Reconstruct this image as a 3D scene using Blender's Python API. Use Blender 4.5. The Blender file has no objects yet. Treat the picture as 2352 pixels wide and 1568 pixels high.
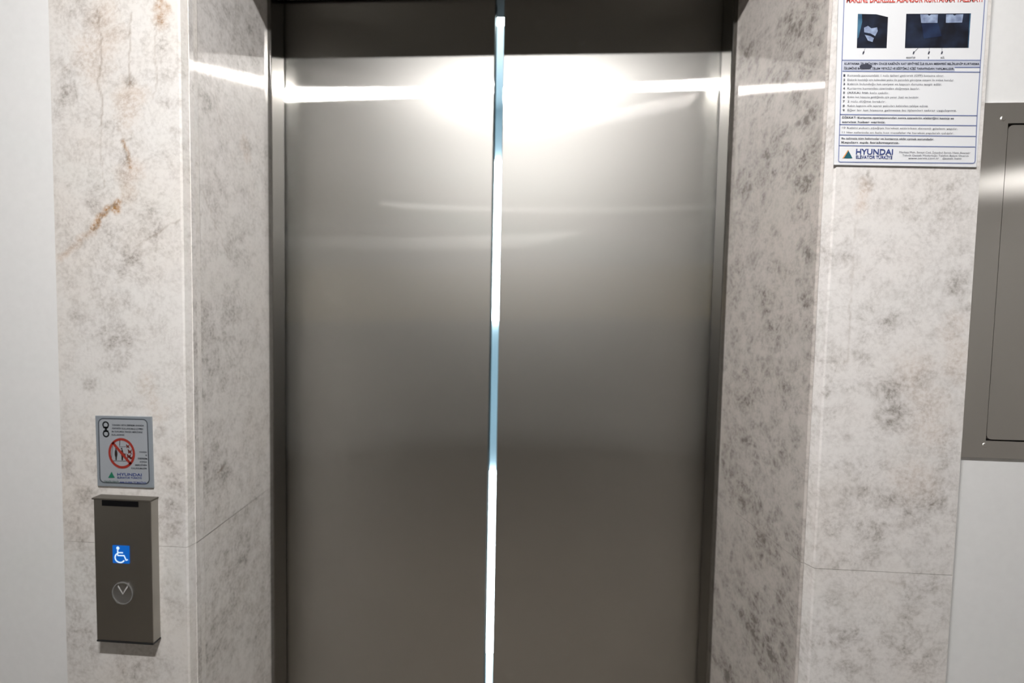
import bpy, math, random
import numpy as np
from mathutils import Vector, Matrix

C = bpy.context.scene.collection
random.seed(7)

# ------------------------------------------------------------------ camera
YAW, PITCH, ROLL = math.radians(3.594), math.radians(2.903), math.radians(1.112)
EYE = Vector((0.0, 0.0, 1.45)); FPX = 1100.0
def _rot():
    cy, sy = math.cos(YAW), math.sin(YAW); cp, sp = math.cos(PITCH), math.sin(PITCH); cr, sr = math.cos(ROLL), math.sin(ROLL)
    Ry = np.array([[cy, 0, sy], [0, 1, 0], [-sy, 0, cy]])
    Rx = np.array([[1, 0, 0], [0, cp, -sp], [0, sp, cp]])
    Rz = np.array([[cr, -sr, 0], [sr, cr, 0], [0, 0, 1]])
    return Rz @ Rx @ Ry
RC = _rot()
def w3(v): return Vector((v[0], v[2], -v[1]))          # (right, down, forward) -> blender
cam = bpy.data.cameras.new('camera'); camo = bpy.data.objects.new('camera', cam); C.objects.link(camo)
ax, ay, az = w3(RC[0]), -w3(RC[1]), -w3(RC[2])
camo.matrix_world = Matrix(((ax.x, ay.x, az.x, EYE.x), (ax.y, ay.y, az.y, EYE.y), (ax.z, ay.z, az.z, EYE.z), (0, 0, 0, 1)))
cam.sensor_fit = 'HORIZONTAL'; cam.sensor_width = 36.0; cam.lens = FPX / 2352 * 36
cam.clip_start = 0.01
cam.dof.use_dof = True; cam.dof.focus_distance = 0.60; cam.dof.aperture_fstop = 3.2
bpy.context.scene.camera = camo

# ------------------------------------------------------------------ world, exposure, large lights
sc = bpy.context.scene
wd = bpy.data.worlds.new('world'); sc.world = wd; wd.use_nodes = True
wd.node_tree.nodes['Background'].inputs[0].default_value = (1.0, 0.98, 0.95, 1); wd.node_tree.nodes['Background'].inputs[1].default_value = 0.0
sc.view_settings.view_transform = 'Standard'; sc.view_settings.look = 'None'
sc.view_settings.exposure = 0.34; sc.view_settings.gamma = 1.0; sc.view_settings.use_curve_mapping = False

STRIP = 1750.0        # linear ceiling light strength
PANEL = 85.0         # second, square ceiling light further back
CABIN = 14.0         # lamps inside the cabin

sc.cycles.blur_glossy = 0.02; sc.cycles.sample_clamp_indirect = 60.0

# ------------------------------------------------------------------ geometry helpers
def ray(px, py):
    d = RC.T @ np.array([px - 1176.0, py - 784.0, FPX]); return d / d[2]
def XZ(px, py, y):                                      # point of the wall-parallel plane at depth y seen at that pixel
    d = ray(px, py); return (d[0] * y, EYE.z - d[1] * y)
def obj(name, verts, faces, mat, parent=None, smooth=False, midx=None):
    me = bpy.data.meshes.new(name); me.from_pydata([tuple(v) for v in verts], [], faces)
    for m in (mat if isinstance(mat, (list, tuple)) else [mat]): me.materials.append(m)
    if midx is not None: me.polygons.foreach_set('material_index', midx)
    if smooth: me.polygons.foreach_set('use_smooth', [True] * len(me.polygons))
    me.update(); o = bpy.data.objects.new(name, me); C.objects.link(o)
    if parent is not None: o.parent = parent
    return o
def structure(o, label=None, cat=None):
    o['kind'] = 'structure'
    if label: o['label'] = label
    if cat: o['category'] = cat
    return o
def thing(name, label, cat, group=None):
    o = bpy.data.objects.new(name, None); C.objects.link(o); o.empty_display_size = .05
    o['label'] = label; o['category'] = cat
    if group: o['group'] = group
    return o
class MB:
    def __init__(s): s.v = []; s.f = []; s.m = []
    def box(s, x0, x1, y0, y1, z0, z1, m=0):
        b = len(s.v)
        s.v += [(x, y, z) for z in (z0, z1) for y in (y0, y1) for x in (x0, x1)]
        for q in ((0, 2, 3, 1), (4, 5, 7, 6), (0, 1, 5, 4), (2, 6, 7, 3), (0, 4, 6, 2), (1, 3, 7, 5)):
            s.f.append(tuple(b + i for i in q)); s.m.append(m)
    def prism(s, plan, z0, z1, m=0):                    # plan: (x, y) counter-clockwise seen from above
        b = len(s.v); n = len(plan)
        s.v += [(x, y, z0) for x, y in plan] + [(x, y, z1) for x, y in plan]
        s.f.append(tuple(b + i for i in reversed(range(n)))); s.f.append(tuple(b + n + i for i in range(n))); s.m += [m, m]
        for i in range(n):
            j = (i + 1) % n; s.f.append((b + i, b + j, b + n + j, b + n + i)); s.m.append(m)
    def flat(s, pts, y, m=0, t=0.0):                    # polygon facing the camera, points (x, z) clockwise seen from the front or not
        b = len(s.v); n = len(pts)
        a = sum(pts[i][0] * pts[(i + 1) % n][1] - pts[(i + 1) % n][0] * pts[i][1] for i in range(n))
        if a < 0: pts = pts[::-1]
        s.v += [(x, y, z) for x, z in pts]; s.f.append(tuple(range(b, b + n))); s.m.append(m)
        if t:
            s.v += [(x, y + t, z) for x, z in pts]; s.f.append(tuple(b + n + i for i in reversed(range(n)))); s.m.append(m)
            for i in range(n):
                j = (i + 1) % n; s.f.append((b + i, b + n + i, b + n + j, b + j)); s.m.append(m)
    def strip(s, pts, w, y, m=0, closed=False, t=0.0):  # line of width w through (x, z) points
        n = len(pts); P = [Vector(p) for p in pts]; L = []; R = []
        for i in range(n):
            a = P[i - 1] if (i or closed) else P[i]; c = P[(i + 1) % n] if (i < n - 1 or closed) else P[i]
            d = (c - a); d = d.normalized() if d.length > 1e-9 else Vector((1, 0)); nn = Vector((-d.y, d.x)) * w / 2
            L.append(tuple(P[i] + nn)); R.append(tuple(P[i] - nn))
        for i in range(n if closed else n - 1):
            j = (i + 1) % n; s.flat([L[i], L[j], R[j], R[i]], y, m, t)
    def build(s, name, mat, parent=None, smooth=False):
        return obj(name, s.v, s.f, mat, parent, smooth, s.m)
def bevel(o, w=0.0015, seg=2):
    m = o.modifiers.new('bevel', 'BEVEL'); m.width = w; m.segments = seg; m.limit_method = 'ANGLE'; m.angle_limit = math.radians(40); return o
def circle(cx, cz, rx, rz, n=40, a0=0.0, a1=2 * math.pi):
    full = abs(a1 - a0) > 6.28
    return [(cx + rx * math.cos(a0 + (a1 - a0) * i / (n if full else n - 1)), cz + rz * math.sin(a0 + (a1 - a0) * i / (n if full else n - 1))) for i in range(n)]
def rrect(x0, x1, z0, z1, r, n=6):
    o = []
    for cx, cz, a in ((x1 - r, z1 - r, 0), (x0 + r, z1 - r, 90), (x0 + r, z0 + r, 180), (x1 - r, z0 + r, 270)):
        o += [(cx + r * math.cos(math.radians(a + 90 * k / n)), cz + r * math.sin(math.radians(a + 90 * k / n))) for k in range(n + 1)]
    return o

# ------------------------------------------------------------------ materials
def mat(name): 
    m = bpy.data.materials.new(name); m.use_nodes = True; return m, m.node_tree.nodes, m.node_tree.links, m.node_tree.nodes['Principled BSDF']
def N(nt, t, **k):
    n = nt.new(t)
    for a, b in k.items(): setattr(n, a, b)
    return n
def plain(name, col, rough=.5, metal=0.0, spec=.5, noise=0.0, nscale=60):
    m, nd, lk, b = mat(name); b.inputs['Base Color'].default_value = (*col, 1); b.inputs['Roughness'].default_value = rough
    b.inputs['Metallic'].default_value = metal; b.inputs['Specular IOR Level'].default_value = spec
    if noise:
        t = N(nd, 'ShaderNodeTexNoise'); t.inputs['Scale'].default_value = nscale; t.inputs['Detail'].default_value = 4
        tc = N(nd, 'ShaderNodeTexCoord'); lk.new(tc.outputs['Object'], t.inputs['Vector'])
        r = N(nd, 'ShaderNodeValToRGB'); r.color_ramp.elements[0].position = .3; r.color_ramp.elements[1].position = .7
        r.color_ramp.elements[0].color = (*[c * (1 - noise) for c in col], 1); r.color_ramp.elements[1].color = (*[min(1, c * (1 + noise)) for c in col], 1)
        lk.new(t.outputs['Fac'], r.inputs['Fac']); lk.new(r.outputs['Color'], b.inputs['Base Color'])
    return m
def emit(name, col, s):
    m, nd, lk, b = mat(name); b.inputs['Base Color'].default_value = (0, 0, 0, 1); b.inputs['Emission Color'].default_value = (*col, 1)
    b.inputs['Emission Strength'].default_value = s; return m
def steel(name, col, rough, aniso=0.0, rot=0.0, grain=(220, 220, 2), gamt=.06, bump=0.02, wave=0.0):
    m, nd, lk, b = mat(name); b.inputs['Base Color'].default_value = (*col, 1); b.inputs['Metallic'].default_value = 1; b.inputs['Roughness'].default_value = rough
    b.inputs['Anisotropic'].default_value = aniso; b.inputs['Anisotropic Rotation'].default_value = rot
    tg = N(nd, 'ShaderNodeTangent'); tg.direction_type = 'RADIAL'; tg.axis = 'Z'
    if aniso: lk.new(tg.outputs[0], b.inputs['Tangent'])
    tc = N(nd, 'ShaderNodeTexCoord'); mp = N(nd, 'ShaderNodeMapping'); mp.inputs['Scale'].default_value = grain
    lk.new(tc.outputs['Object'], mp.inputs['Vector'])
    t = N(nd, 'ShaderNodeTexNoise'); t.inputs['Scale'].default_value = 3; t.inputs['Detail'].default_value = 5; t.inputs['Roughness'].default_value = .7
    lk.new(mp.outputs[0], t.inputs['Vector'])
    r = N(nd, 'ShaderNodeMapRange'); r.inputs['To Min'].default_value = rough * (1 - gamt * 2); r.inputs['To Max'].default_value = rough * (1 + gamt * 2)
    lk.new(t.outputs['Fac'], r.inputs['Value']); lk.new(r.outputs[0], b.inputs['Roughness'])
    bp = N(nd, 'ShaderNodeBump'); bp.inputs['Strength'].default_value = bump; bp.inputs['Distance'].default_value = .0005
    lk.new(t.outputs['Fac'], bp.inputs['Height'])
    if wave:                                            # slow buckles of a thin sheet
        t2 = N(nd, 'ShaderNodeTexNoise'); t2.inputs['Scale'].default_value = 1.6; t2.inputs['Detail'].default_value = 1
        lk.new(tc.outputs['Object'], t2.inputs['Vector'])
        b2 = N(nd, 'ShaderNodeBump'); b2.inputs['Strength'].default_value = 1; b2.inputs['Distance'].default_value = wave
        lk.new(t2.outputs['Fac'], b2.inputs['Height']); lk.new(bp.outputs[0], b2.inputs['Normal']); lk.new(b2.outputs[0], b.inputs['Normal'])
    else: lk.new(bp.outputs[0], b.inputs['Normal'])
    return m

def two_lobe(m, rough, k, tight=.166, an=-.945):          # tight sheen smeared along x by the vertical grain, plus a broad one
    nd, lk = m.node_tree.nodes, m.node_tree.links; b = nd['Principled BSDF']; out = nd['Material Output']
    tg = [n for n in nd if n.bl_idname == 'ShaderNodeTangent'][0]; nsrc = b.inputs['Normal'].links[0].from_socket
    def g(r_, a_):
        q = nd.new('ShaderNodeBsdfAnisotropic'); q.distribution = 'BECKMANN'; q.inputs['Rotation'].default_value = .0045; q.inputs['Color'].default_value = b.inputs['Base Color'].default_value; q.inputs['Roughness'].default_value = r_; q.inputs['Anisotropy'].default_value = a_
        lk.new(tg.outputs[0], q.inputs['Tangent']); lk.new(nsrc, q.inputs['Normal']); return q
    mx = nd.new('ShaderNodeMixShader'); mx.inputs[0].default_value = k; lk.new(g(tight, an).outputs[0], mx.inputs[1]); m2 = nd.new('ShaderNodeMixShader'); m2.inputs[0].default_value = .87; lk.new(g(rough * .58, -.5).outputs[0], m2.inputs[1]); lk.new(g(rough, 0.0).outputs[0], m2.inputs[2]); lk.new(m2.outputs[0], mx.inputs[2]); lk.new(mx.outputs[0], out.inputs[0]); return m

def marble(name, light, dark, dens=0.0, veins=0.3, seed=0.0, warm=0.25, peb=.1):
    m, nd, lk, b = mat(name)
    b.inputs['Roughness'].default_value = .04; b.inputs['Specular IOR Level'].default_value = .65
    tc = N(nd, 'ShaderNodeTexCoord')
    off = N(nd, 'ShaderNodeMapping'); off.inputs['Location'].default_value = (seed, seed * 1.7, seed * .6); lk.new(tc.outputs['Object'], off.inputs['Vector'])
    wn = N(nd, 'ShaderNodeTexNoise'); wn.inputs['Scale'].default_value = 14; wn.inputs['Detail'].default_value = 3; lk.new(off.outputs[0], wn.inputs['Vector'])
    ws = N(nd, 'ShaderNodeVectorMath', operation='SCALE'); ws.inputs['Scale'].default_value = .02; lk.new(wn.outputs['Color'], ws.inputs[0])
    wa = N(nd, 'ShaderNodeVectorMath', operation='ADD'); lk.new(off.outputs[0], wa.inputs[0]); lk.new(ws.outputs[0], wa.inputs[1])
    def noise(scale, detail=6, rough=.6, v=wa, lo=.3, hi=.7):
        t = N(nd, 'ShaderNodeTexNoise'); t.inputs['Scale'].default_value = scale; t.inputs['Detail'].default_value = detail; t.inputs['Roughness'].default_value = rough
        lk.new(v.outputs[0], t.inputs['Vector'])
        r = N(nd, 'ShaderNodeMapRange'); r.inputs['From Min'].default_value = lo; r.inputs['From Max'].default_value = hi; lk.new(t.outputs['Fac'], r.inputs['Value']); return r
    def math_(op, a, c, clamp=False):
        n = N(nd, 'ShaderNodeMath', operation=op); n.use_clamp = clamp
        for i, q in enumerate((a, c)):
            if isinstance(q, (int, float)): n.inputs[i].default_value = q
            else: lk.new(q.outputs[0] if hasattr(q, 'outputs') else q, n.inputs[i])
        return n
    big = noise(9, 3, .5); mid = noise(42, 5, .62, lo=.34, hi=.74); fine = noise(190, 3, .6, lo=.36, hi=.68)
    at = N(nd, 'ShaderNodeAttribute', attribute_name='paint'); sp = N(nd, 'ShaderNodeSeparateColor'); lk.new(at.outputs['Color'], sp.inputs[0])
    # clouded patches x grain
    grain = math_('MULTIPLY', mid, math_('ADD', math_('MULTIPLY', fine, .7), .35))
    cloud = math_('ADD', math_('MULTIPLY', big, .62), .25 + dens)
    cloud = math_('ADD', cloud, math_('MULTIPLY', sp.outputs[0], 1.5))
    f = math_('MULTIPLY', grain, cloud)
    f = math_('ADD', f, math_('MULTIPLY', sp.outputs[0], .22))
    vp = N(nd, 'ShaderNodeTexVoronoi', feature='SMOOTH_F1'); vp.inputs['Scale'].default_value = 34; vp.inputs['Smoothness'].default_value = .25; lk.new(wa.outputs[0], vp.inputs['Vector'])
    vs_ = N(nd, 'ShaderNodeSeparateColor'); lk.new(vp.outputs['Color'], vs_.inputs[0])
    pk = math_('MULTIPLY', math_('SUBTRACT', vs_.outputs[0], .45, True), 1.8)
    pk = math_('MULTIPLY', pk, math_('ADD', math_('MULTIPLY', mid, .8), .2))
    f = math_('ADD', f, math_('MULTIPLY', pk, peb))
    f = math_('ADD', f, math_('MULTIPLY', math_('SUBTRACT', fine, .5), .16))
    # pale web of veins between the pebbles
    vo = N(nd, 'ShaderNodeTexVoronoi', feature='DISTANCE_TO_EDGE'); vo.inputs['Scale'].default_value = 30; lk.new(wa.outputs[0], vo.inputs['Vector'])
    vr = N(nd, 'ShaderNodeMapRange'); vr.inputs['From Min'].default_value = .0; vr.inputs['From Max'].default_value = .16; vr.inputs['To Min'].default_value = 1 - veins; vr.inputs['To Max'].default_value = 1; lk.new(vo.outputs['Distance'], vr.inputs['Value'])
    f = math_('MULTIPLY', f, vr)
    f = math_('MULTIPLY', math_('SUBTRACT', f, .01, True), .92)
    mx = N(nd, 'ShaderNodeMix', data_type='RGBA'); mx.inputs['A'].default_value = (*light, 1); mx.inputs['B'].default_value = (*dark, 1); lk.new(f.outputs[0], mx.inputs['Factor'])
    # warm drift
    wm = noise(5, 5, .6, off, .45, .75); wf = math_('MULTIPLY', wm, warm)
    m2 = N(nd, 'ShaderNodeMix', data_type='RGBA', blend_type='MULTIPLY'); lk.new(wf.outputs[0], m2.inputs['Factor']); lk.new(mx.outputs['Result'], m2.inputs['A']); m2.inputs['B'].default_value = (.93, .80, .66, 1)
    # rust stain (green) and thin cracks (blue)
    st = math_('MULTIPLY', sp.outputs[1], math_('ADD', math_('MULTIPLY', fine, .9), .35), True)
    m3 = N(nd, 'ShaderNodeMix', data_type='RGBA', blend_type='MULTIPLY'); lk.new(st.outputs[0], m3.inputs['Factor']); lk.new(m2.outputs['Result'], m3.inputs['A']); m3.inputs['B'].default_value = (.60, .34, .14, 1)
    ck = math_('MULTIPLY', sp.outputs[2], math_('ADD', math_('MULTIPLY', mid, .5), .5), True)
    m4 = N(nd, 'ShaderNodeMix', data_type='RGBA'); lk.new(ck.outputs[0], m4.inputs['Factor']); lk.new(m3.outputs['Result'], m4.inputs['A']); m4.inputs['B'].default_value = (.26, .20, .15, 1)
    lk.new(m4.outputs['Result'], b.inputs['Base Color'])
    return m

LIGHT = (.76, .725, .695); DARK = (.30, .27, .245)
M = dict(
    marble_fl=marble('marble_front_left', (.74, .725, .705), DARK, -.05, .2, 0.0, .25, .08),
    marble_fr=marble('marble_front_right', (.77, .75, .735), (.30, .275, .25), -.05, .3, 3.1, .18, .26),
    marble_rl=marble('marble_return_left', (.80, .775, .755), (.33, .31, .29), .05, .2, 5.3, .12, .14),
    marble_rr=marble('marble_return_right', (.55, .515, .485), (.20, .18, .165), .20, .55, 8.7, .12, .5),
    door=two_lobe(steel('brushed_steel_door', (.62, .61, .585), .14, .8, 0.0, (300, 300, 1.5), .05, .05, .0003), .50, .36),
    jamb=steel('brushed_steel_jamb', (.27, .265, .25), .16, .3, 0.0, (300, 300, 2), .05, .03),
    steelp=steel('brushed_steel_panel', (.42, .405, .37), .36, .3, 0.0, (2, 300, 300), .08, .02),
    cab=two_lobe(steel('steel_cabinet', (.84, .81, .765), .34, .4, 0.0, (300, 300, 2), .08, .02), .62, .72, .16, -.6),
    wall=plain('painted_plaster', (.785, .79, .79), .7, noise=.015, nscale=90),
    ceil=plain('white_ceiling_paint', (.8, .8, .79), .8, noise=.01),
    floor=plain('brown_granite_floor', (.20, .175, .15), .3, noise=.3, nscale=40),
    soffit=steel('dark_steel_soffit', (.16, .155, .14), .4),
    refl_dark=plain('dark_reflection_tone', (.055, .04, .032), .5, noise=.2, nscale=12),  # dark lower part of the added reflection block
    refl_yellow=plain('yellowish_reflection_tone', (.85, .66, .30), .5, noise=.03),  # yellow top of the added reflection block
    black=plain('black_plastic', (.012, .012, .013), .35), dark=plain('dark_shaft', (.02, .02, .02), .8),
    capm=plain('bronze_grey_cap', (.10, .09, .075), .4, metal=.4),
    rubber=plain('dark_gasket', (.02, .02, .018), .7),
    grout=plain('joint_filler', (.30, .27, .24), .9),
    blue_steel=steel('cabin_steel', (.58, .66, .70), .3),
)

# ------------------------------------------------------------------ room shell (the lift lobby)
Y_WALL, Y_FRONT, Y_COR, Y_IN, Y_DOOR = .750, .725, .740, 1.000, 1.060
XFL0, XFR1 = -1.077 * Y_FRONT, .8405 * Y_FRONT          # outer edges of the marble surround
XAL, XCL, XIL = -.567, -.5635, -.5877                   # left: arris, slab corner, inner end of the return
XAR, XCR, XIR = .4125, .4026, .3690
Z_SOF, CEIL = 2.147, 2.50
RX0, RX1, RY0 = -3.2, 4.2, -3.2
def boxo(name, a, m, parent=None):
    b = MB(); b.box(*a); return b.build(name, m, parent)
structure(boxo('floor', (RX0 - .1, RX1 + .1, RY0 - .1, 1.2, -.1, 0), M['floor']))
structure(boxo('ceiling', (RX0 - .1, RX1 + .1, RY0 - .1, 1.3, CEIL, CEIL + .1), M['ceil']))
side = plain('beige_plaster', (.66, .64, .61), .7, noise=.02)
structure(boxo('wall_left', (RX0 - .1, RX0, RY0, .86, 0, CEIL), side))
structure(boxo('wall_right', (RX1, RX1 + .1, RY0, .86, 0, CEIL), side))
structure(boxo('wall_back', (RX0 - .1, RX1 + .1, RY0 - .1, RY0, 0, CEIL), M['wall']))
structure(boxo('wall_front_left', (RX0 - .1, XFL0 + .03, Y_WALL, Y_WALL + .11, 0, CEIL), M['wall']))

# cabinet niche sits in the right part of the front wall
cbx0, cbz1 = XZ(2262, 239.5, Y_WALL)[0] - .035, XZ(2310, 238.5, Y_WALL)[1]
cbz0 = XZ(2280, 1050, Y_WALL)[1]; cbx0 = XFR1 - .02; cbx1 = cbx0 + .46
w = MB()
w.box(XFR1 - .03, RX1 + .1, Y_WALL, Y_WALL + .11, 0, cbz0)
w.box(XFR1 - .03, RX1 + .1, Y_WALL, Y_WALL + .11, cbz1, CEIL)
w.box(cbx1, RX1 + .1, Y_WALL, Y_WALL + .11, cbz0, cbz1)
structure(w.build('wall_front_right', M['wall']))

# added dark block with yellow top, stands in for the camera operator's blurred reflection
d3 = structure(boxo('reflection_block', (-1.2, .15, RY0, RY0 + .04, 0, 1.42), M['refl_dark']))
boxo('reflection_block_top', (-1.2, .15, RY0, RY0 + .04, 1.42, 1.98), M['refl_yellow'], d3)

# ------------------------------------------------------------------ marble surround
def img_line(pts, plane):                                # pixels -> 3D points on a vertical plane through two plan points
    (xa, ya), (xb, yb) = plane; out = []
    nx, ny = (yb - ya), -(xb - xa)
    for px, py in pts:
        d = ray(px, py); D = Vector((d[0], 1.0, -d[1]))
        t = (nx * xa + ny * ya) / (nx * D.x + ny * D.y)
        out.append(EYE + D * t)
    return out
def slab(name, plan, z0, z1, mt, fine=(), paint=None, thick=None, label=None, step=.0025):
    """plan: outline seen from above, counter-clockwise; 'fine' = indices of edges that get a dense grid; paint(P)->rgb per vertex"""
    V = []; F = []
    n = len(plan)
    zs_f = [z0] + [z for z in np.arange(max(z0, .70), min(z1, 2.16), step) if z > z0 + 1e-4] + [z1]
    for i in range(n):
        a, c = Vector(plan[i]), Vector(plan[(i + 1) % n])
        if i in fine:
            k = max(1, int((c - a).length / step)); us = [j / k for j in range(k + 1)]; zs = zs_f
        else: us = [0, 1]; zs = [z0, z1]
        b = len(V)
        for z in zs:
            for u in us: p = a.lerp(c, u); V.append((p.x, p.y, z))
        m_ = len(us)
        for q in range(len(zs) - 1):
            for r in range(m_ - 1):
                s = b + q * m_ + r; F.append((s, s + 1, s + m_ + 1, s + m_))
    for z, rev in ((z0, True), (z1, False)):
        b = len(V); V += [(x, y, z) for x, y in plan]; idx = list(range(b, b + n)); F.append(tuple(reversed(idx)) if rev else tuple(idx))
    o = obj(name, V, F, mt)
    at = o.data.color_attributes.new('paint', 'FLOAT_COLOR', 'POINT')
    P = np.array(V); col = np.zeros((len(V), 4), dtype=np.float32); col[:, 3] = 1
    if paint is not None: paint(P, col)
    at.data.foreach_set('color', col.ravel())
    return structure(o, label)

def seg_dist(P, pts):
    best = np.full(len(P), 9.0)
    for a, c in zip(pts[:-1], pts[1:]):
        a = np.array(a); c = np.array(c); ab = c - a
        t = np.clip(((P - a) @ ab) / (ab @ ab), 0, 1); d = np.linalg.norm(P - (a + t[:, None] * ab), axis=1); best = np.minimum(best, d)
    return best
def wiggle(pts, n, amp, seed):
    rnd = random.Random(seed); out = [pts[0]]
    for a, c in zip(pts[:-1], pts[1:]):
        for k in range(1, n + 1):
            t = k / n; q = [a[0] + (c[0] - a[0]) * t, a[1] + (c[1] - a[1]) * t]
            if k < n: q[0] += rnd.uniform(-amp, amp); q[1] += rnd.uniform(-amp, amp)
            out.append(tuple(q))
    return out
def painter(plane, blots=(), rust=(), cracks=(), pale=()):
    S = .00068                                            # metres per pixel on the slabs
    def f(P, col):
        h = lambda s: (np.sin(P[:, 0] * 311 * s + P[:, 2] * 173 * s + 1.3 * s) + np.sin(P[:, 0] * 131 * s - P[:, 2] * 277 * s + s) + np.sin(P[:, 1] * 251 * s + P[:, 2] * 97 * s)) / 3
        wob = 1 + .28 * h(.45) + .22 * h(1.2)
        for px, py, rx, ry, a in blots:
            c = np.array(img_line([(px, py)], plane)[0]); e = np.array(img_line([(px + rx, py)], plane)[0]); g = np.array(img_line([(px, py + ry)], plane)[0])
            lx = np.linalg.norm(e - c); lz = np.linalg.norm(g - c)
            dh = np.linalg.norm(P[:, :2] - c[:2], axis=1) / lx; dz = (P[:, 2] - c[2]) / lz
            d = np.sqrt(dh ** 2 + dz ** 2) * wob
            col[:, 0] = np.maximum(col[:, 0], a * np.clip(1.35 - d, 0, 1))
        for pts, wpx, a, *k in rust:
            q = [tuple(v) for v in img_line(wiggle(pts, 6, wpx * .6, len(pts) + int(pts[0][0])), plane)]
            d = seg_dist(P, q) * wob; col[:, 1] = np.maximum(col[:, 1], a * np.clip(1.25 - d / (wpx * S), 0, 1))
        for pts, wpx, a, *k in cracks:
            q = [tuple(v) for v in img_line(wiggle(pts, 7, k[0] if k else 3, int(pts[0][0] + pts[0][1])), plane)]
            d = seg_dist(P, q); col[:, 2] = np.maximum(col[:, 2], a * np.clip(1.5 - d / (wpx * S), 0, 1))
    return f

FL = ((XFL0, Y_FRONT), (XAL, Y_FRONT)); FR = ((XAR, Y_FRONT), (XFR1, Y_FRONT))
RL = ((XIL, Y_IN), (XCL, Y_COR)); RR = ((XIR, Y_IN), (XCR, Y_COR))
paint_fl = painter(FL,
    blots=[(155, 200, 22, 60, .45), (185, 35, 45, 40, .4), (300, 188, 14, 14, .8), (372, 108, 16, 14, .4), (378, 228, 18, 20, .45), (250, 288, 18, 14, .5), (220, 460, 22, 30, .45), (335, 500, 45, 55, .38),
           (300, 590, 30, 35, .5), (265, 785, 42, 55, .62), (210, 885, 20, 18, .5), (290, 690, 20, 20, .35), (180, 720, 25, 35, .35), (385, 1055, 18, 22, .45), (370, 985, 12, 14, .7), (150, 1060, 22, 50, .4),
           (195, 1150, 30, 40, .35), (400, 1180, 45, 60, .4), (180, 1250, 30, 60, .4), (400, 1100, 30, 30, .4), (300, 930, 30, 14, .25), (185, 1480, 40, 60, .45), (330, 1525, 60, 40, .4), (400, 1380, 25, 50, .35), (402, 300, 12, 10, .5)],
    rust=[([(215, 525), (235, 495), (268, 465), (272, 485)], 8, .95), ([(213, 527), (225, 515)], 7, .9), ([(270, 462), (266, 478)], 8, .9), ([(140, 590), (215, 530)], 10, .35), ([(282, 325), (290, 340), (300, 385)], 4, .8),
          ([(368, 5), (372, 55)], 16, .6), ([(240, 30), (215, 160)], 40, .22), ([(300, 210), (290, 270)], 30, .28), ([(300, 385), (290, 450)], 22, .28), ([(335, 870), (360, 960)], 22, .16), ([(385, 15), (372, 30)], 10, .5)],
    cracks=[([(222, 20), (232, 80), (234, 140), (225, 185), (236, 240), (230, 290)], 2.0, .6), ([(300, 30), (298, 90), (297, 160)], 1.8, .5), ([(300, 320), (278, 322), (290, 350), (300, 390)], 2.2, .65),
            ([(230, 290), (232, 370), (240, 430)], 1.6, .35), ([(360, 50), (355, 110), (360, 190), (350, 228)], 1.6, .4), ([(215, 528), (240, 490), (268, 468)], 2.4, .8), ([(305, 570), (345, 545), (412, 505)], 1.8, .4),
            ([(297, 160), (298, 200)], 2.2, .6)])
paint_fr = painter(FR,
    blots=[(2040, 895, 42, 48, .75), (2055, 950, 50, 45, .8), (2100, 970, 25, 22, .5), (2050, 745, 28, 22, .55), (2205, 650, 30, 40, .45), (1990, 760, 20, 50, .3), (2120, 890, 40, 60, .28), (1898, 905, 12, 22, .6),
           (2010, 1230, 40, 50, .5), (2035, 1150, 30, 22, .5), (2090, 1380, 30, 60, .55), (2120, 1160, 50, 40, .25), (2140, 1350, 40, 30, .4), (1900, 1370, 25, 22, .4), (1960, 1290, 40, 20, .35), (2085, 1490, 60, 50, .35),
           (1950, 1500, 60, 60, .4), (2000, 415, 16, 26, .4), (2180, 430, 12, 14, .6), (1993, 398, 4, 6, 1.2), (1930, 1190, 30, 40, .3), (2160, 1120, 30, 60, .3)],
    rust=[([(2100, 850), (2150, 1000)], 40, .14), ([(2080, 1100), (2130, 1130)], 35, .14), ([(2190, 730), (2200, 860)], 25, .14), ([(1985, 420), (1975, 480)], 14, .25)],
    cracks=[([(1960, 620), (1952, 720), (1948, 830), (1938, 832)], 1.8, .35), ([(1968, 480), (1960, 560), (1955, 640)], 1.6, .2), ([(1950, 1380), (2010, 1330), (2080, 1340)], 2, .2)])
paint_rl = painter(RL,
    blots=[(470, 770, 28, 70, .6), (505, 840, 35, 60, .4), (475, 240, 18, 60, .45), (560, 80, 55, 90, .4), (490, 430, 22, 90, .3), (545, 560, 25, 60, .25), (480, 1080, 26, 70, .6), (515, 1085, 14, 40, .6),
           (530, 720, 22, 60, .4), (460, 930, 22, 50, .45), (570, 330, 24, 20, .4), (500, 1010, 25, 60, .3), (560, 1300, 40, 120, .38), (500, 1450, 60, 100, .4), (600, 1400, 20, 150, .35), (590, 1190, 30, 40, .25)],
    rust=[([(560, 320), (570, 360)], 18, .2)],
    cracks=[([(480, 150), (495, 215), (505, 285)], 1.6, .35), ([(445, 400), (470, 450), (500, 530), (530, 600)], 2.5, .3), ([(500, 1085), (515, 1068)], 2.5, .7)])
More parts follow.
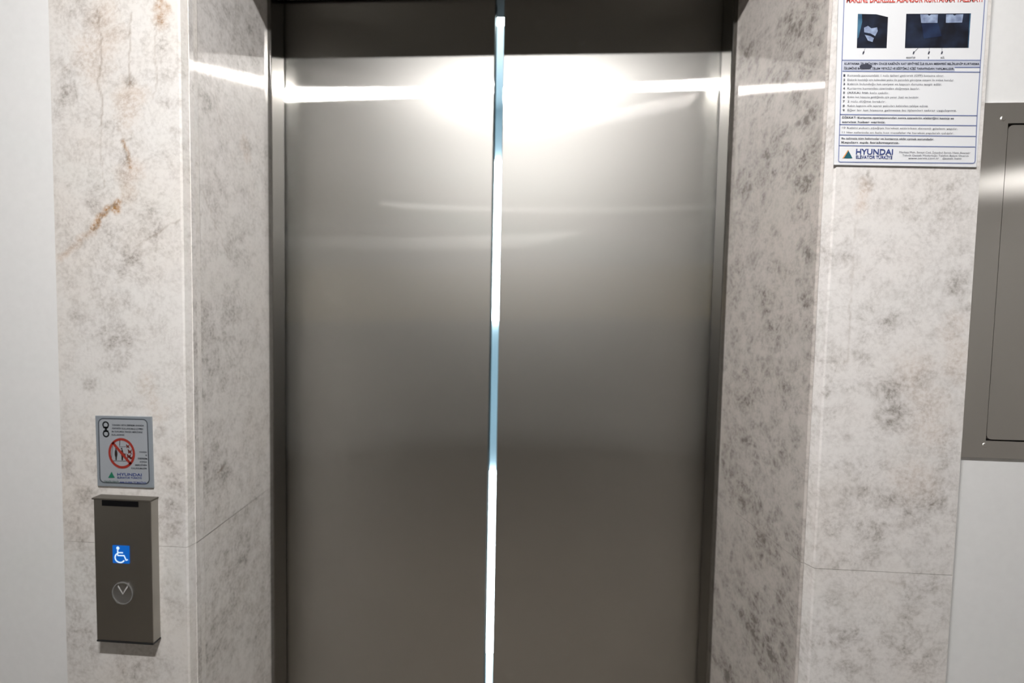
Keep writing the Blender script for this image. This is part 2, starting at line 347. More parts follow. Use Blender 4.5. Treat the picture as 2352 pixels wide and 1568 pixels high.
paint_rr = painter(RR,
    blots=[(1830, 80, 35, 90, .7), (1790, 170, 25, 50, .7), (1720, 120, 30, 50, .5), (1770, 360, 35, 60, .6), (1850, 400, 25, 90, .55), (1710, 420, 25, 40, .6), (1860, 280, 18, 30, .6), (1760, 690, 20, 30, .8), (1765, 755, 20, 30, .7),
           (1720, 890, 30, 60, .45), (1800, 880, 40, 60, .4), (1720, 1000, 30, 60, .4), (1800, 1020, 25, 50, .35), (1700, 1120, 40, 50, .5), (1760, 1220, 35, 60, .55), (1825, 1240, 14, 60, .6), (1730, 1430, 30, 60, .9), (1800, 1400, 25, 80, .6),
           (1780, 1510, 30, 60, .7), (1670, 1540, 15, 30, .7), (1840, 180, 20, 60, .5), (1680, 270, 15, 60, .4), (1850, 700, 15, 80, .4), (1690, 640, 20, 70, .3)],
    cracks=[([(1700, 180), (1702, 150)], 1.6, .3)])

JL, JR = XZ(435, 1257, Y_FRONT)[1], XZ(1853, 1304, Y_FRONT)[1]
CH = .0022
def front_plan(side):
    if side < 0: return [(XFL0, Y_WALL + .02), (XFL0, Y_FRONT), (XAL - CH, Y_FRONT), (XAL, Y_FRONT + CH), (XCL - .001, Y_COR), (XCL - .001, Y_COR + .02)]
    return [(XCR + .004, Y_COR + .02), (XCR + .004, Y_COR), (XAR, Y_FRONT + CH), (XAR + CH, Y_FRONT), (XFR1, Y_FRONT), (XFR1, Y_WALL + .02)]
def ret_plan(side):
    if side < 0: return [(XCL, Y_COR), (XIL, Y_IN), (XIL - .02, Y_IN), (XCL - .022, Y_COR + .021), (XCL - .0015, Y_COR + .021), (XCL - .0015, Y_COR)]
    return [(XIR, Y_IN), (XCR, Y_COR + .0022), (XCR + .0022, Y_COR), (XCR + .0035, Y_COR), (XCR + .0035, Y_COR + .021), (XCR + .022, Y_COR + .021), (XIR + .02, Y_IN)]
G = .0004
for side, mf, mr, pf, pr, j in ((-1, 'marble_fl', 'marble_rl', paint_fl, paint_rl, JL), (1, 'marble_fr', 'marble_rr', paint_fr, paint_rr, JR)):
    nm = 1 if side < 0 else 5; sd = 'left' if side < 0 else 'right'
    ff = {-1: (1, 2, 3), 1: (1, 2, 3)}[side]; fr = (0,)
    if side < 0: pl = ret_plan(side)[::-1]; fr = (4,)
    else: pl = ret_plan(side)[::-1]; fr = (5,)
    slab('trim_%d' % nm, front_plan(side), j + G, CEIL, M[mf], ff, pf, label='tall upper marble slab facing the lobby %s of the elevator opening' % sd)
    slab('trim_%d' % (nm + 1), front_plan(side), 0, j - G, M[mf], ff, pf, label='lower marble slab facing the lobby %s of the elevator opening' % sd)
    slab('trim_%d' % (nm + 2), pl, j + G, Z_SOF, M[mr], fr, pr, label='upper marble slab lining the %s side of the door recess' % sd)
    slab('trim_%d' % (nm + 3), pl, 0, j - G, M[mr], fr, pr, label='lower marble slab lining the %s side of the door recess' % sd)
# masonry behind the marble, lintel and soffit
mz = MB()
mz.prism([(XFL0, Y_WALL + .021), (XCL - .024, Y_COR + .023), (XIL - .022, Y_IN), (XIL - .022, 1.11), (XFL0, 1.11)][::1], 0, CEIL)
mz.prism([(XCR + .024, Y_COR + .023), (XFR1, Y_WALL + .021), (XFR1, 1.11), (XIR + .022, 1.11), (XIR + .022, Y_IN)], 0, CEIL)
structure(mz.build('wall_shaft', M['grout']))
structure(boxo('trim_9', (XAL, XAR, Y_FRONT, Y_COR + .02, Z_SOF, CEIL), M['marble_fl']))
structure(boxo('trim_10', (XCL - .02, XCR + .02, Y_COR + .02, Y_IN - .002, Z_SOF, Z_SOF + .02), M['soffit']))
structure(boxo('wall_lintel', (XIL - .03, XIR + .03, Y_IN - .001, 1.11, 2.16, CEIL), M['grout']))

# ------------------------------------------------------------------ steel door frame
JXL, JXR = -.5555 * 1.05, .3405 * 1.05 + .0035             # inner faces of the jambs at the door
fr = MB()
zt = 2.134
fr.prism([(XIL - .002, Y_IN - .003), (XIL + .0072, Y_IN - .003), (XIL + .0085, Y_IN - .0015), (JXL, 1.054), (JXL - .03, 1.054), (JXL - .03, Y_IN + .03), (XIL - .002, Y_IN + .001)], 0, zt)
fr.prism([(XIR + .002, Y_IN - .003), (XIR + .002, Y_IN + .001), (JXR + .03, Y_IN + .03), (JXR + .03, 1.054), (JXR, 1.054), (XIR - .0085, Y_IN - .0015), (XIR - .0072, Y_IN - .003)], 0, zt)
fr.box(XIL - .002, XIR + .002, Y_IN - .003, 1.054, zt, 2.16)
structure(bevel(fr.build('trim_11', M['jamb']), .0008), 'brushed steel frame lining the elevator opening between marble and doors')

# ------------------------------------------------------------------ sliding doors with a lit gap
GL, GR = XZ(1124.5, 800, Y_DOOR)[0], XZ(1144.5, 800, Y_DOOR)[0]
def door(name, x0, x1, label, lead):
    b = MB(); b.box(x0, x1, Y_DOOR, Y_DOOR + .030, .006, 2.150)
    o = structure(bevel(b.build(name, M['door']), .0012), label, 'elevator door')
    s = MB()
    xe = x1 if lead > 0 else x0
    s.box(min(xe, xe - lead * .016), max(xe, xe - lead * .016), Y_DOOR + .031, Y_DOOR + .042, .01, 2.14); s.build('seal_strip', M['rubber'], o)
    return o
door('door_1', JXL - .012, GL, 'left sliding steel elevator door panel, open by a finger width', 1)
door('door_2', GR, JXR + .012, 'right sliding steel elevator door panel, open by a finger width', -1)
structure(boxo('wall_header', (JXL - .05, JXR + .05, 1.066, 1.11, 2.152, 2.4), M['dark']))

# ------------------------------------------------------------------ cabin behind the doors
cb = thing('elevator_cabin', 'brightly lit elevator cabin seen through the narrow gap between the steel doors', 'elevator cabin')
CY0, CY1, CX0, CX1, CZ = 1.17, 2.00, -.75, .55, 2.30
wallm = plain('cabin_wall_laminate', (.44, .52, .56), .35)
b = MB(); b.box(CX0 - .02, CX0, CY0, CY1, 0.01, CZ); b.build('side_wall', wallm, cb)
b = MB(); b.box(CX1, CX1 + .02, CY0, CY1, 0.01, CZ); b.build('side_wall', wallm, cb)
b = MB(); b.box(CX0, CX1, CY1, CY1 + .02, 0.01, CZ); b.build('back_wall', wallm, cb)
b = MB(); b.box(CX0, CX1, CY0, CY1, -.03, .0095); b.build('cabin_floor', wallm, cb)
b = MB(); b.box(CX0, CX1, CY0, CY1, CZ, CZ + .02); b.build('cabin_ceiling', wallm, cb)
def at_y(px, py, y): return XZ(px, py, y)
def gapx(px, y): return XZ(px, 800, y)[0]
for sgn, xe in ((-1, gapx(1123, 1.14)), (1, gapx(1150, 1.14))):
    b = MB(); b.box(*( (CX0, xe) if sgn < 0 else (xe, CX1) ), 1.125, 1.155, .01, 2.16); b.build('cabin_door', M['blue_steel'], cb)
b = MB(); b.box(CX0 - .02, CX1 + .02, 1.12, 1.17, 2.16, CZ + .02); b.build('cabin_header', M['dark'], cb)
lampw = emit('cabin_lamp_white', (.80, .95, 1.0), CABIN * 1.0)
# ceiling lamps inside the cabin
b = MB(); b.box(-.45, .25, 1.30, 1.42, CZ - .012, CZ - .001); b.build('ceiling_lamp', lampw, cb)
# upright light panels on the back wall, one above the other with narrow breaks
xa, xb = gapx(1095, CY1), gapx(1165, CY1)
for y0, y1 in ((368, 452), (456, 598), (602, 736), (1085, 1152), (1157, 1232), (1238, 1302), (1307, 1464), (1469, 1640)):
    z1, z0 = XZ(1125, y0, CY1 - .02)[1], XZ(1125, y1, CY1 - .02)[1]
    b = MB(); b.box(xa, xb, CY1 - .02, CY1 - .001, z0, z1); b.build('light_panel', lampw, cb)

# ------------------------------------------------------------------ ceiling lights of the lobby
cl = thing('ceiling_light', 'short white linear ceiling light above the lobby directly over the camera', 'ceiling light')
b = MB(); b.box(-.26, .06, -.123, -.033, CEIL - .03, CEIL); b.build('housing', plain('white_metal', (.7, .7, .7), .4), cl)
b = MB(); b.box(-.23, .03, -.087, -.069, CEIL - .034, CEIL - .0295); b.build('diffuser', emit('lamp_warm_white', (1.0, .975, .955), STRIP), cl)
wm2 = plain('white_metal_2', (.7, .7, .7), .4); 
for xa_, xb_, st_, lab in ((-2.6, -2.1, .10, 'short linear ceiling light far behind the camera on the left'), (3.02, 4.1, .32, 'longer linear ceiling light far behind the camera on the right')):
    c2 = thing('ceiling_light', lab, 'ceiling light')
    b = MB(); b.box(xa_, xb_, -2.06, -1.94, CEIL - .03, CEIL); b.build('housing', wm2, c2)
    b = MB(); b.box(xa_ + .02, xb_ - .02, -2.04, -1.96, CEIL - .034, CEIL - .0295); b.build('diffuser', emit('panel_white', (1.0, .98, .96), PANEL * st_), c2)

# ------------------------------------------------------------------ writing
def text_mesh(s, bold=False):
    cu = bpy.data.curves.new('t', 'FONT'); cu.body = s; cu.resolution_u = 3; cu.size = 1
    if bold: cu.offset = .022
    o = bpy.data.objects.new('t', cu); C.objects.link(o)
    dg = bpy.context.evaluated_depsgraph_get(); me = bpy.data.meshes.new_from_object(o.evaluated_get(dg))
    V = [tuple(v.co) for v in me.vertices]; F = [tuple(p.vertices) for p in me.polygons]
    bpy.data.objects.remove(o); bpy.data.curves.remove(cu); bpy.data.meshes.remove(me); return V, F
def put_text(mb, s, p0, p1, y, h, m=0, bold=False):
    """writes s from p0 to p1 (x, z of the base line) at capital height h"""
    V, F = text_mesh(s, bold)
    if not V: return
    xs = [v[0] for v in V]; x0, x1 = min(xs), max(xs); k = (p1[0] - p0[0]) / (x1 - x0); ang = (p1[1] - p0[1]) / (p1[0] - p0[0]); kz = h / .70
    b = len(mb.v)
    for v in V:
        X = p0[0] + (v[0] - x0) * k; mb.v.append((X, y, p0[1] + (X - p0[0]) * ang + v[1] * kz))
    for f in F: mb.f.append(tuple(b + i for i in f)); mb.m.append(m)

navy = plain('navy_print', (.035, .06, .22), .5); ink = plain('dark_ink', (.05, .055, .08), .5); red = plain('red_print', (.62, .10, .08), .5)
orange = plain('orange_print', (.8, .35, .12), .5); teal = plain('dark_teal_print', (.01, .10, .13), .5)
green = plain('green_print', (.01, .16, .09), .5); white = plain('white_plastic_sheet', (.74, .755, .78), .35)
greyblue = plain('grey_blue_band', (.50, .53, .62), .5); linem = plain('line_print', (.20, .24, .42), .5)

# --- large instruction sign on the right slab
YS = Y_FRONT - .0025
def A(cx_, cy_, y=YS): return XZ(1880 + cx_ / 3.7333, cy_ / 3.7333, y)      # crop coordinates -> wall plane
sg = thing('instruction_sign', 'large white laminated instruction sheet with photographs on the right marble slab', 'sign')
bl, br_, tr, tl = XZ(1916, 378.5, YS), XZ(2243.5, 384, YS), XZ(2270.5, 0, YS), XZ(1927, 0, YS)
ext = 40
tr = XZ(2270.5 + .07 * ext, -ext, YS); tl = XZ(1927 + .03 * ext, -ext, YS)
b = MB(); b.flat([bl, br_, tr, tl], YS, 0, .0024); bevel(b.build('sheet', white, sg), .0005)
Y1 = YS - .0002; Y2 = YS - .0004; Y3 = YS - .0006
b = MB()
b.flat([A(212, 517), A(1388, 517), A(1384, 575), A(208, 570)], Y1); b.flat([A(208, 569), A(1168, 575), A(1166, 612), A(204, 610)], Y1)
b.build('heading_band', greyblue, sg)
b = MB(); lw = .0013
b.strip([A(228, -60), A(218, 0), A(200, 517), A(184, 985), A(170, 1378), A(176, 1386), A(188, 1389), A(1320, 1400), A(1334, 1396), A(1341, 1380), A(1358, 985), A(1388, 517), A(1424, 0), A(1430, -60)], lw, Y2)
for (x0, y0, x1, y1) in ((200, 517, 1388, 517), (204, 611, 1386, 619), (1166, 578, 1384, 578), (184, 982, 1358, 992), (178, 1068, 1352, 1077), (176, 1157, 1347, 1169), (172, 1248, 1340, 1260)):
    b.strip([A(x0, y0), A(x1, y1)], lw, Y2)
b.build('ruled_lines', linem, sg)
def lines(b, L, h):
    for s, x0, x1, yc, dy, bold in L:
        put_text(b, s, A(x0, yc + h / 2), A(x1, yc + h / 2 + dy), Y3, h / 3.7333 * .00068, 0, bold)
b = MB(); put_text(b, 'MAKİNE DAİRESİZ ASANSÖR KURTARMA TALİMATI', A(237, 24), A(1402, 16), Y3, .0082, 0, True); b.build('title', red, sg)
b = MB()
lines(b, [('KURTARMA İŞLEMİNDEN ÖNCE KABİNİN KAT SEVİYESİ İLE OLAN MESAFESİ BELİRLENİP KURTARMA', 220, 1376, 548, 2, True),
          ('İŞLEMİNE BAŞLANIR. İŞLEM YETKİLİ VE EĞİTİMLİ KİŞİ TARAFINDAN YAPILMALIDIR.', 216, 1160, 588, 4, True)], 15)
b.build('heading_text', ink, sg)
b = MB()
NL = [('Kumanda panosundaki 1 nolu şalteri getirerek (OFF) konuma alınır.', 1072, 648), ('Elektrik kesildiği için kabindeki yolcu ile panodaki görüşme sistemi ile irtibat kurulur.', 1160, 686),
      ('Kabinin bulunduğu kat seviyesi ve kapının durumu tespit edilir.', 1055, 722), ('Kurtarma kumandası üzerinden düğmeye basılır.', 865, 759), ('(ARKA) fren kolu çekilir.', 602, 796),
      ('Kabin kat hizasına geldiğinde ışık yanar (kat) ve bırakılır.', 858, 833), ('2 nolu düğme bırakılır.', 575, 870), ('Kabin kapısını elle açarak yolcuları kabinden tahliye ediniz.', 938, 908), ('Eğer bir kat hizasına gelmezse bu işlemleri tekrar uygulayınız.', 1180, 946)]
lines(b, [(t, 246, x1, y, 3, False) for t, x1, y in NL] + [('%d' % (i + 1), 211 - i * .8, 227 - i * .8, NL[i][2], 0, True) for i in range(9)], 15)
lines(b, [('DİKKAT: Kurtarma operasyonundan sonra asansörün elektriğini kesiniz ve', 200, 1158, 1008, 8, True), ('servise haber veriniz.', 200, 572, 1046, 3, True),
          ('10 Kabini yukarı aşağıya hareket ettirirken devamlı gözlem yapılır.', 200, 1192, 1096, 10, False), ('11 Her seferinde en fazla kısa mesafeler ile hareket yapılarak çalışılır.', 200, 1157, 1136, 8, False),
          ('Bu talimata tüm bakımcılar ve kurtarma ekibi uymak zorundadır.', 195, 988, 1187, 8, True), ('Kapıları açık bırakmayınız.', 193, 690, 1221, 4, True),
          ('Merkez Mah. Sanayi Cad. İstanbul Servis Hattı Asansör', 690, 1300, 1306, 6, False), ('Teknik Destek Müdürlüğü Telefon Bakım Onarım', 716, 1284, 1333, 4, False), ('www.servis.com.tr   destek hattı', 766, 1222, 1357, 3, False)], 14)
b.build('instruction_text', ink, sg)
# two printed photographs
def photo_mat(name, c1, c2, scale):
    m, nd, lk, bb = mat(name); tc = N(nd, 'ShaderNodeTexCoord'); t = N(nd, 'ShaderNodeTexNoise'); t.inputs['Scale'].default_value = scale; t.inputs['Detail'].default_value = 4
    lk.new(tc.outputs['Object'], t.inputs['Vector']); r = N(nd, 'ShaderNodeValToRGB'); r.color_ramp.elements[0].position = .35; r.color_ramp.elements[1].position = .68
    r.color_ramp.elements[0].color = (*c1, 1); r.color_ramp.elements[1].color = (*c2, 1); lk.new(t.outputs['Fac'], r.inputs['Fac']); lk.new(r.outputs[0], bb.inputs['Base Color']); bb.inputs['Roughness'].default_value = .45; return m
pd = photo_mat('printed_photo_dark', (.004, .005, .011), (.014, .022, .048), 60); pb = photo_mat('printed_photo_pale', (.16, .20, .32), (.34, .42, .58), 120); pbl = photo_mat('printed_photo_blue', (.03, .09, .16), (.07, .18, .28), 60)
pn = photo_mat('printed_photo_navy', (.007, .013, .042), (.015, .03, .08), 60)
def Bc(cx_, cy_): return XZ(1910 + cx_ / 6.72, cy_ / 6.72, YS)
b = MB()
b.flat([Bc(405, 215), Bc(690, 222), Bc(870, 265), Bc(848, 742), Bc(388, 742)], Y1, 0)
b.flat([Bc(405, 218), Bc(465, 220), Bc(470, 340), Bc(415, 575), Bc(396, 600)], Y2, 2)
b.flat([Bc(500, 430), Bc(560, 400), Bc(610, 440), Bc(700, 425), Bc(710, 480), Bc(670, 560), Bc(600, 520), Bc(500, 500)], Y2, 1)
b.flat([Bc(510, 540), Bc(600, 560), Bc(650, 590), Bc(630, 650), Bc(560, 630)], Y2, 1)
b.build('photograph', [pd, pb, pbl], sg)
b = MB()
b.flat([Bc(1152, 215), Bc(2150, 207), Bc(2112, 738), Bc(1130, 742)], Y1, 0)
b.flat([Bc(1365, 225), Bc(1640, 225), Bc(1630, 355), Bc(1380, 358)], Y2, 1); b.flat([Bc(1765, 225), Bc(2030, 222), Bc(2010, 350), Bc(1760, 355)], Y2, 1)
b.flat([Bc(1385, 362), Bc(1640, 362), Bc(1700, 560), Bc(1420, 600)], Y2, 3); b.flat([Bc(2130, 210), Bc(2148, 207), Bc(2112, 738), Bc(2098, 738)], Y2, 2)
b.flat([Bc(1470, 222), Bc(1540, 222), Bc(1500, 245)], Y3, 0); b.flat([Bc(1860, 220), Bc(1930, 220), Bc(1890, 245)], Y3, 0)
b.build('photograph', [pd, pb, pbl, pn], sg)
for x0, y0, x1, y1 in ((515, 750, 490, 810), (1335, 742, 1265, 810), (1508, 742, 1500, 810), (1698, 742, 1700, 810)):
    b = MB(); b.strip([Bc(x0, y0), Bc(x1, y1)], .0004, Y2)
    b.flat([Bc(x1 - 18, y1 + 25), Bc(x1 - 6, y1 - 15), Bc(x1 + 18, y1 - 12), Bc(x1 + 2, y1 + 28)], Y2); b.build('callout_arrow', ink, sg)
b = MB(); put_text(b, 'ANAHTAR', Bc(1145, 902), Bc(1290, 902), Y3, .0020, 0, True); put_text(b, 'ACİL', Bc(1675, 902), Bc(1738, 902), Y3, .0020, 0, True); put_text(b, '1', Bc(1485, 902), Bc(1498, 902), Y3, .0020)
b.build('caption_text', ink, sg)
lg = MB(); lg.flat([A(203, 1357), A(252, 1284), A(290, 1357)], Y2, 0); lg.flat([A(203, 1357), A(252, 1284), A(256, 1290), A(214, 1357)], Y3, 1)
lgo = lg.build('logo', [teal, orange], sg)
b = MB(); put_text(b, 'HYUNDAI', A(318, 1324), A(635, 1327), Y3, .0077, 0, True); put_text(b, 'ELEVATOR TÜRKİYE', A(318, 1359), A(630, 1363), Y3, .0042, 0, True); b.build('logo_text', navy, lgo)
b = MB(); b.flat([(p[0], p[1]) for p in circle(*A(403, 572), .0085, .0035, 16)], Y3 - .0001)
b.build('smudge', ink, sg); b = MB(); b.flat([A(378, 800), A(388, 790), A(420, 790), A(415, 803)], Y3 - .0002)
sm, nd, lk, bb = mat('grey_smudge'); bb.inputs['Base Color'].default_value = (.16, .17, .22, 1); tc = N(nd, 'ShaderNodeTexCoord'); t = N(nd, 'ShaderNodeTexNoise'); t.inputs['Scale'].default_value = 350; lk.new(tc.outputs['Object'], t.inputs['Vector'])
mr_ = N(nd, 'ShaderNodeMapRange'); mr_.inputs['From Min'].default_value = .3; mr_.inputs['From Max'].default_value = .7; lk.new(t.outputs['Fac'], mr_.inputs['Value']); mr_.inputs['To Max'].default_value = .55; lk.new(mr_.outputs[0], bb.inputs['Alpha'])
b.build('smudge', sm, sg)

# --- small sign above the call panel
def S(cx_, cy_): return XZ(180 + cx_ / 7.468, 930 + cy_ / 7.468, YS)
U = .00068 / 7.468
s2 = thing('prohibition_sign', 'small grey-blue fire warning sign with red circle on the left marble slab', 'sign')
grey = plain('grey_blue_sheet', (.24, .27, .30), .4); greyin = plain('pale_grey_print', (.32, .345, .375), .4); dgr = plain('dark_grey_print', (.05, .06, .075), .5)
b = MB(); b.flat([S(288, 182), S(1250, 200), S(1286, 1422), S(328, 1387)], YS, 0, .0024); bevel(b.build('sheet', grey, s2), .0004)
cx0, cz0 = S(352, 232); cx1, cz1 = S(1215, 1345)
def sr(k):                                                # rounded border in crop coordinates
    pts = []
    for (cx_, cy_, a) in ((430, 310, 180), (1105, 325, 270), (1140, 1270, 0), (455, 1245, 90)):
        r = 80 - k
        pts += [S(cx_ + r * math.cos(math.radians(a + 90 * q / 6)), cy_ + r * math.sin(math.radians(a + 90 * q / 6))) for q in range(7)]
    return pts
b = MB(); b.flat(sr(0), Y1); b.build('print_field', greyin, s2)
b = MB(); b.strip(sr(0), 18 * U, Y2, closed=True); b.build('border_line', dgr, s2)
b = MB()
for cx_, cy_, up in ((472, 338, 1), (478, 490, -1)):
    c = S(cx_, cy_); b.strip(circle(c[0], c[1], 50 * U, 52 * U, 28), 26 * U, Y2, closed=True)
    b.flat([S(cx_ - 42, cy_ + up * 30), S(cx_ + 42, cy_ + up * 30), S(cx_ + 42, cy_ + up * 58), S(cx_ - 42, cy_ + up * 58)], Y2)
    b.flat([S(cx_ - 60, cy_ + up * 10), S(cx_, cy_ - up * 55), S(cx_ - 30, cy_ - up * 50)], Y2)
    b.flat([S(cx_ + 60, cy_ + up * 10), S(cx_, cy_ - up * 55), S(cx_ + 30, cy_ - up * 50)], Y2)
b.flat([S(455, 385), S(495, 385), S(495, 445), S(455, 445)], Y2); b.build('call_arrow_icon', plain('black_print', (.012, .016, .02), .5), s2)
b = MB()
UP = (('YANGIN VEYA DEPREM ANINDA', 580, 352, 1130, 364), ('ASANSÖR KULLANILMAZ LÜTFEN', 580, 408, 1115, 424), ('BU DURUMDA YANGIN MERDİVENİ', 580, 464, 1105, 478), ('KULLANINIZ', 578, 520, 795, 524))
LOW = (('YANGIN', 1045, 815, 1180, 820), ('VE', 1150, 872, 1184, 874), ('DEPREM', 1028, 925, 1186, 930), ('ANINDA', 1055, 982, 1182, 986), ('MERDİVEN', 980, 1038, 1180, 1042), ('KULLANILMALIDIR', 915, 1092, 1180, 1098))
for tl_ in (UP, LOW):
    b = MB()
    for s, x0, y0, x1, y1 in tl_: put_text(b, s, S(x0, y0), S(x1, y1), Y3, 27 * U, 0, True)
    b.build('warning_text', dgr, s2)
c = S(748, 825); b = MB(); b.strip(circle(c[0], c[1], 228 * U, 252 * U, 48), 44 * U, Y3, closed=True); b.strip([S(592, 640), S(905, 1010)], 48 * U, Y3)
ri = b.build('red_circle', plain('dark_red_print', (.30, .028, .018), .5), s2)
b = MB()
p = S(650, 830); b.flat(circle(p[0], p[1], 26 * U, 75 * U, 20), Y2); p = S(650, 745); b.flat(circle(p[0], p[1], 16 * U, 17 * U, 14), Y2); b.flat([S(640, 890), S(665, 890), S(662, 945), S(642, 945)], Y2)
p = S(755, 830); b.flat(circle(p[0], p[1], 22 * U, 75 * U, 20), Y2); p = S(745, 745); b.flat(circle(p[0], p[1], 15 * U, 16 * U, 14), Y2); b.flat([S(742, 890), S(772, 890), S(768, 945), S(745, 945)], Y2)
b.strip([S(570, 940), S(590, 700)], 8 * U, Y2); b.strip([S(715, 600), S(712, 700)], 12 * U, Y2); b.strip([S(600, 955), S(850, 960)], 8 * U, Y2)
b.strip([S(700, 715), S(820, 712)], 8 * U, Y2); b.build('people_pictogram', plain('black_print_2', (.02, .012, .012), .5), s2)
b = MB()
for dx, dy, k in ((850, 700, 1), (885, 790, 1.2), (870, 870, 1.25), (800, 840, .7), (905, 900, .9)):
    b.flat([S(dx - 30 * k, dy - 35 * k), S(dx + 5 * k, dy - 5 * k), S(dx + 30 * k, dy - 30 * k), S(dx + 20 * k, dy + 20 * k), S(dx + 35 * k, dy + 45 * k), S(dx - 5 * k, dy + 25 * k), S(dx - 20 * k, dy + 40 * k)], Y2)
b.build('flame_pictogram', plain('maroon_print', (.12, .02, .015), .5), s2)
lg = MB(); lg.flat([S(515, 1246), S(575, 1140), S(632, 1246)], Y3); lgo = lg.build('logo', green, s2)
b = MB(); put_text(b, 'HYUNDAI', S(672, 1208), S(1092, 1218), Y3, 50 * U, 0, True); put_text(b, 'ELEVATOR TÜRKİYE', S(675, 1255), S(1092, 1264), Y3, 30 * U, 0, True); b.build('logo_text', navy, lgo)
b = MB(); put_text(b, 'TEKNİK SERVİS', S(445, 1322), S(700, 1332), Y3, 32 * U, 0, True); b.build('service_text', plain('grey_green_print', (.09, .14, .13), .5), s2)
b = MB(); put_text(b, '444 0 000 TÜRKİYE', S(715, 1334), S(1165, 1348), Y3, 32 * U, 0, True); b.build('telephone_text', navy, s2)

# ------------------------------------------------------------------ call panel
YP = Y_FRONT - .0155
def Q(cx_, cy_, y=YP): return XZ(180 + cx_ / 3.825, 1110 + cy_ / 3.825, y)
cp = thing('call_panel', 'tall steel elevator call panel with blue wheelchair symbol on the left marble slab', 'call panel')
x0 = (Q(120, 145)[0] + Q(176, 1372)[0]) / 2; x1 = (Q(606, 160)[0] + Q(686, 1410)[0]) / 2
zt_ = (Q(120, 140)[1] + Q(600, 158)[1]) / 2; zb_ = (Q(178, 1368)[1] + Q(684, 1410)[1]) / 2
b = MB(); b.box(x0, x1, YP, Y_FRONT - .0002, zb_, zt_); bevel(b.build('housing', M['steelp'], cp), .0008)
b = MB(); b.box(x0 - .002, x1 + .001, YP - .0016, Y_FRONT - .0002, zt_, zt_ + .0028); bevel(b.build('top_cap', M['capm'], cp), .0006)
b = MB(); b.box(x0, x1 + .0006, YP - .001, Y_FRONT - .0002, zb_ - .0026, zb_); bevel(b.build('bottom_cap', M['black'], cp), .0006)
d0 = Q(210, 150); d1 = Q(527, 208)
b = MB(); b.box(d0[0], d1[0], YP - .0012, YP + .001, d1[1], zt_ - .0002); bevel(b.build('display', plain('display_glass', (.003, .003, .004), .6, spec=.15), cp), .0004)
q0 = Q(303, 540); q1 = Q(452, 703)
b = MB(); sqx0, sqx1, sqz0, sqz1 = q0[0], q1[0], q1[1], q0[1]; b.flat(rrect(sqx0, sqx1, sqz0, sqz1, .0008), YP - .0008, 0, .0006)
lamp = b.build('symbol_lamp', emit('blue_backlight', (.0, .085, .37), 1.0), cp)
def W(cx_, cy_): return Q(cx_, cy_, YP - .0011)
b = MB(); V4 = .00068 / 3.825; yw = YP - .0011
p = W(347, 568); b.flat(circle(p[0], p[1], 15 * V4, 16 * V4, 16), yw)
b.strip([W(345, 585), W(346, 632), W(402, 634), W(420, 675), W(434, 668)], 13 * V4, yw); b.strip([W(346, 607), W(392, 608)], 11 * V4, yw)
p = W(365, 652); b.strip(circle(p[0], p[1], 46 * V4, 44 * V4, 24, math.radians(118), math.radians(330)), 12 * V4, yw)
b.build('wheelchair_symbol', emit('white_backlight', (.62, .78, 1.0), .95), lamp)
# round button with a clear ring
clear, nd, lk, bb = mat('clear_acrylic'); bb.inputs['Base Color'].default_value = (.55, .56, .58, 1); bb.inputs['Roughness'].default_value = .18; bb.inputs['Alpha'].default_value = .07; bb.inputs['Specular IOR Level'].default_value = .8
p = Q(400, 955); r0 = 100 * V4
b = MB(); prof = ((1.0, 0), (1.0, .0022), (.93, .0032), (.85, .0026), (.80, .0016), (0.0, .0016)); n = 40; vs = []
for r, h in prof[:-1]:
    for k in range(n): a = 2 * math.pi * k / n; b.v.append((p[0] + r0 * r * math.cos(a), YP - h, p[1] + r0 * 1.05 * r * math.sin(a)))
b.v.append((p[0], YP - .0016, p[1]))
for q in range(len(prof) - 2):
    for k in range(n): j = (k + 1) % n; b.f.append((q * n + k, q * n + j, (q + 1) * n + j, (q + 1) * n + k)); b.m.append(0)
for k in range(n): b.f.append(((len(prof) - 2) * n + k, (len(prof) - 2) * n + (k + 1) % n, len(b.v) - 1)); b.m.append(0)
bt = b.build('call_button', clear, cp, True)
b = MB(); b.strip(circle(p[0], p[1], r0 * .95, r0 * 1.0, 40), r0 * .09, YP - .0030, closed=True, t=.0004)
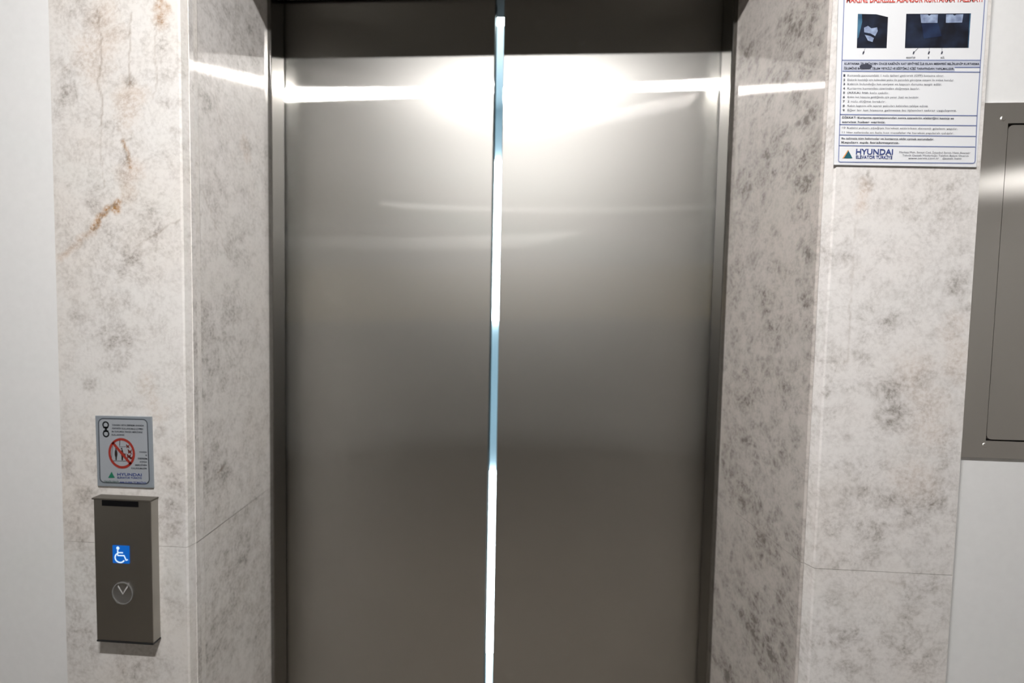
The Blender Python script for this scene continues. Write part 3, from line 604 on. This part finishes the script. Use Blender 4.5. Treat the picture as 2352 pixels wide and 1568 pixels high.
for a_ in (105, 52, 238): b.flat(circle(p[0] + r0 * .95 * math.cos(math.radians(a_)), p[1] + r0 * math.sin(math.radians(a_)), .0016, .0016, 12), YP - .0032)  # flat dots painting the specular glints on the ring
b.build('button_rim_glints', plain('pale_rim_and_glints', (.20, .20, .195), .3), bt)
b = MB(); b.strip([Q(357, 895), Q(400, 965), Q(442, 898)], 12 * V4, YP - .0021, t=.0004); b.build('down_arrow', plain('pale_grey_arrow', (.50, .50, .50), .4), bt)

# ------------------------------------------------------------------ steel wall cabinet
wc = thing('wall_cabinet', 'flush brushed steel wall cabinet with inset door right of the marble surround', 'cabinet')
YC = Y_WALL - .004
ix0 = (XZ(2316, 300, YC)[0] + XZ(2270, 1000, YC)[0]) / 2; iz1 = XZ(2335, 286, YC)[1]; iz0 = XZ(2300, 1010, YC)[1]; ix1 = cbx1 - .045
b = MB()
b.box(cbx0, ix0 - .002, YC, Y_WALL + .06, cbz0, cbz1); b.box(ix1 + .002, cbx1, YC, Y_WALL + .06, cbz0, cbz1)
b.box(ix0 - .002, ix1 + .002, YC, Y_WALL + .06, iz1 + .002, cbz1); b.box(ix0 - .002, ix1 + .002, YC, Y_WALL + .06, cbz0, iz0 - .002)
b.build('frame', M['cab'], wc)
b = MB(); b.flat(rrect(ix0, ix1, iz0, iz1, .007), YC + .0015, 0, .02); b.build('cabinet_door', M['cab'], wc)
b = MB(); b.box(ix0 - .002, ix1 + .002, Y_WALL + .03, Y_WALL + .04, iz0 - .002, iz1 + .002); b.build('inner_plate', M['dark'], wc)
for px, py in ((2304, 272), (2262, 1022)):
    p = XZ(px, py, YC); b = MB()
    n = 16
    for r, h in ((.0038, 0), (.0030, .0008)):
        for k in range(n): a = 2 * math.pi * k / n; b.v.append((p[0] + r * math.cos(a), YC - h, p[1] + r * math.sin(a)))
    for k in range(n): j = (k + 1) % n; b.f.append((k, j, n + j, n + k)); b.m.append(0)
    b.f.append(tuple(range(n, 2 * n))); b.m.append(0); b.build('screw', M['cab'], wc)
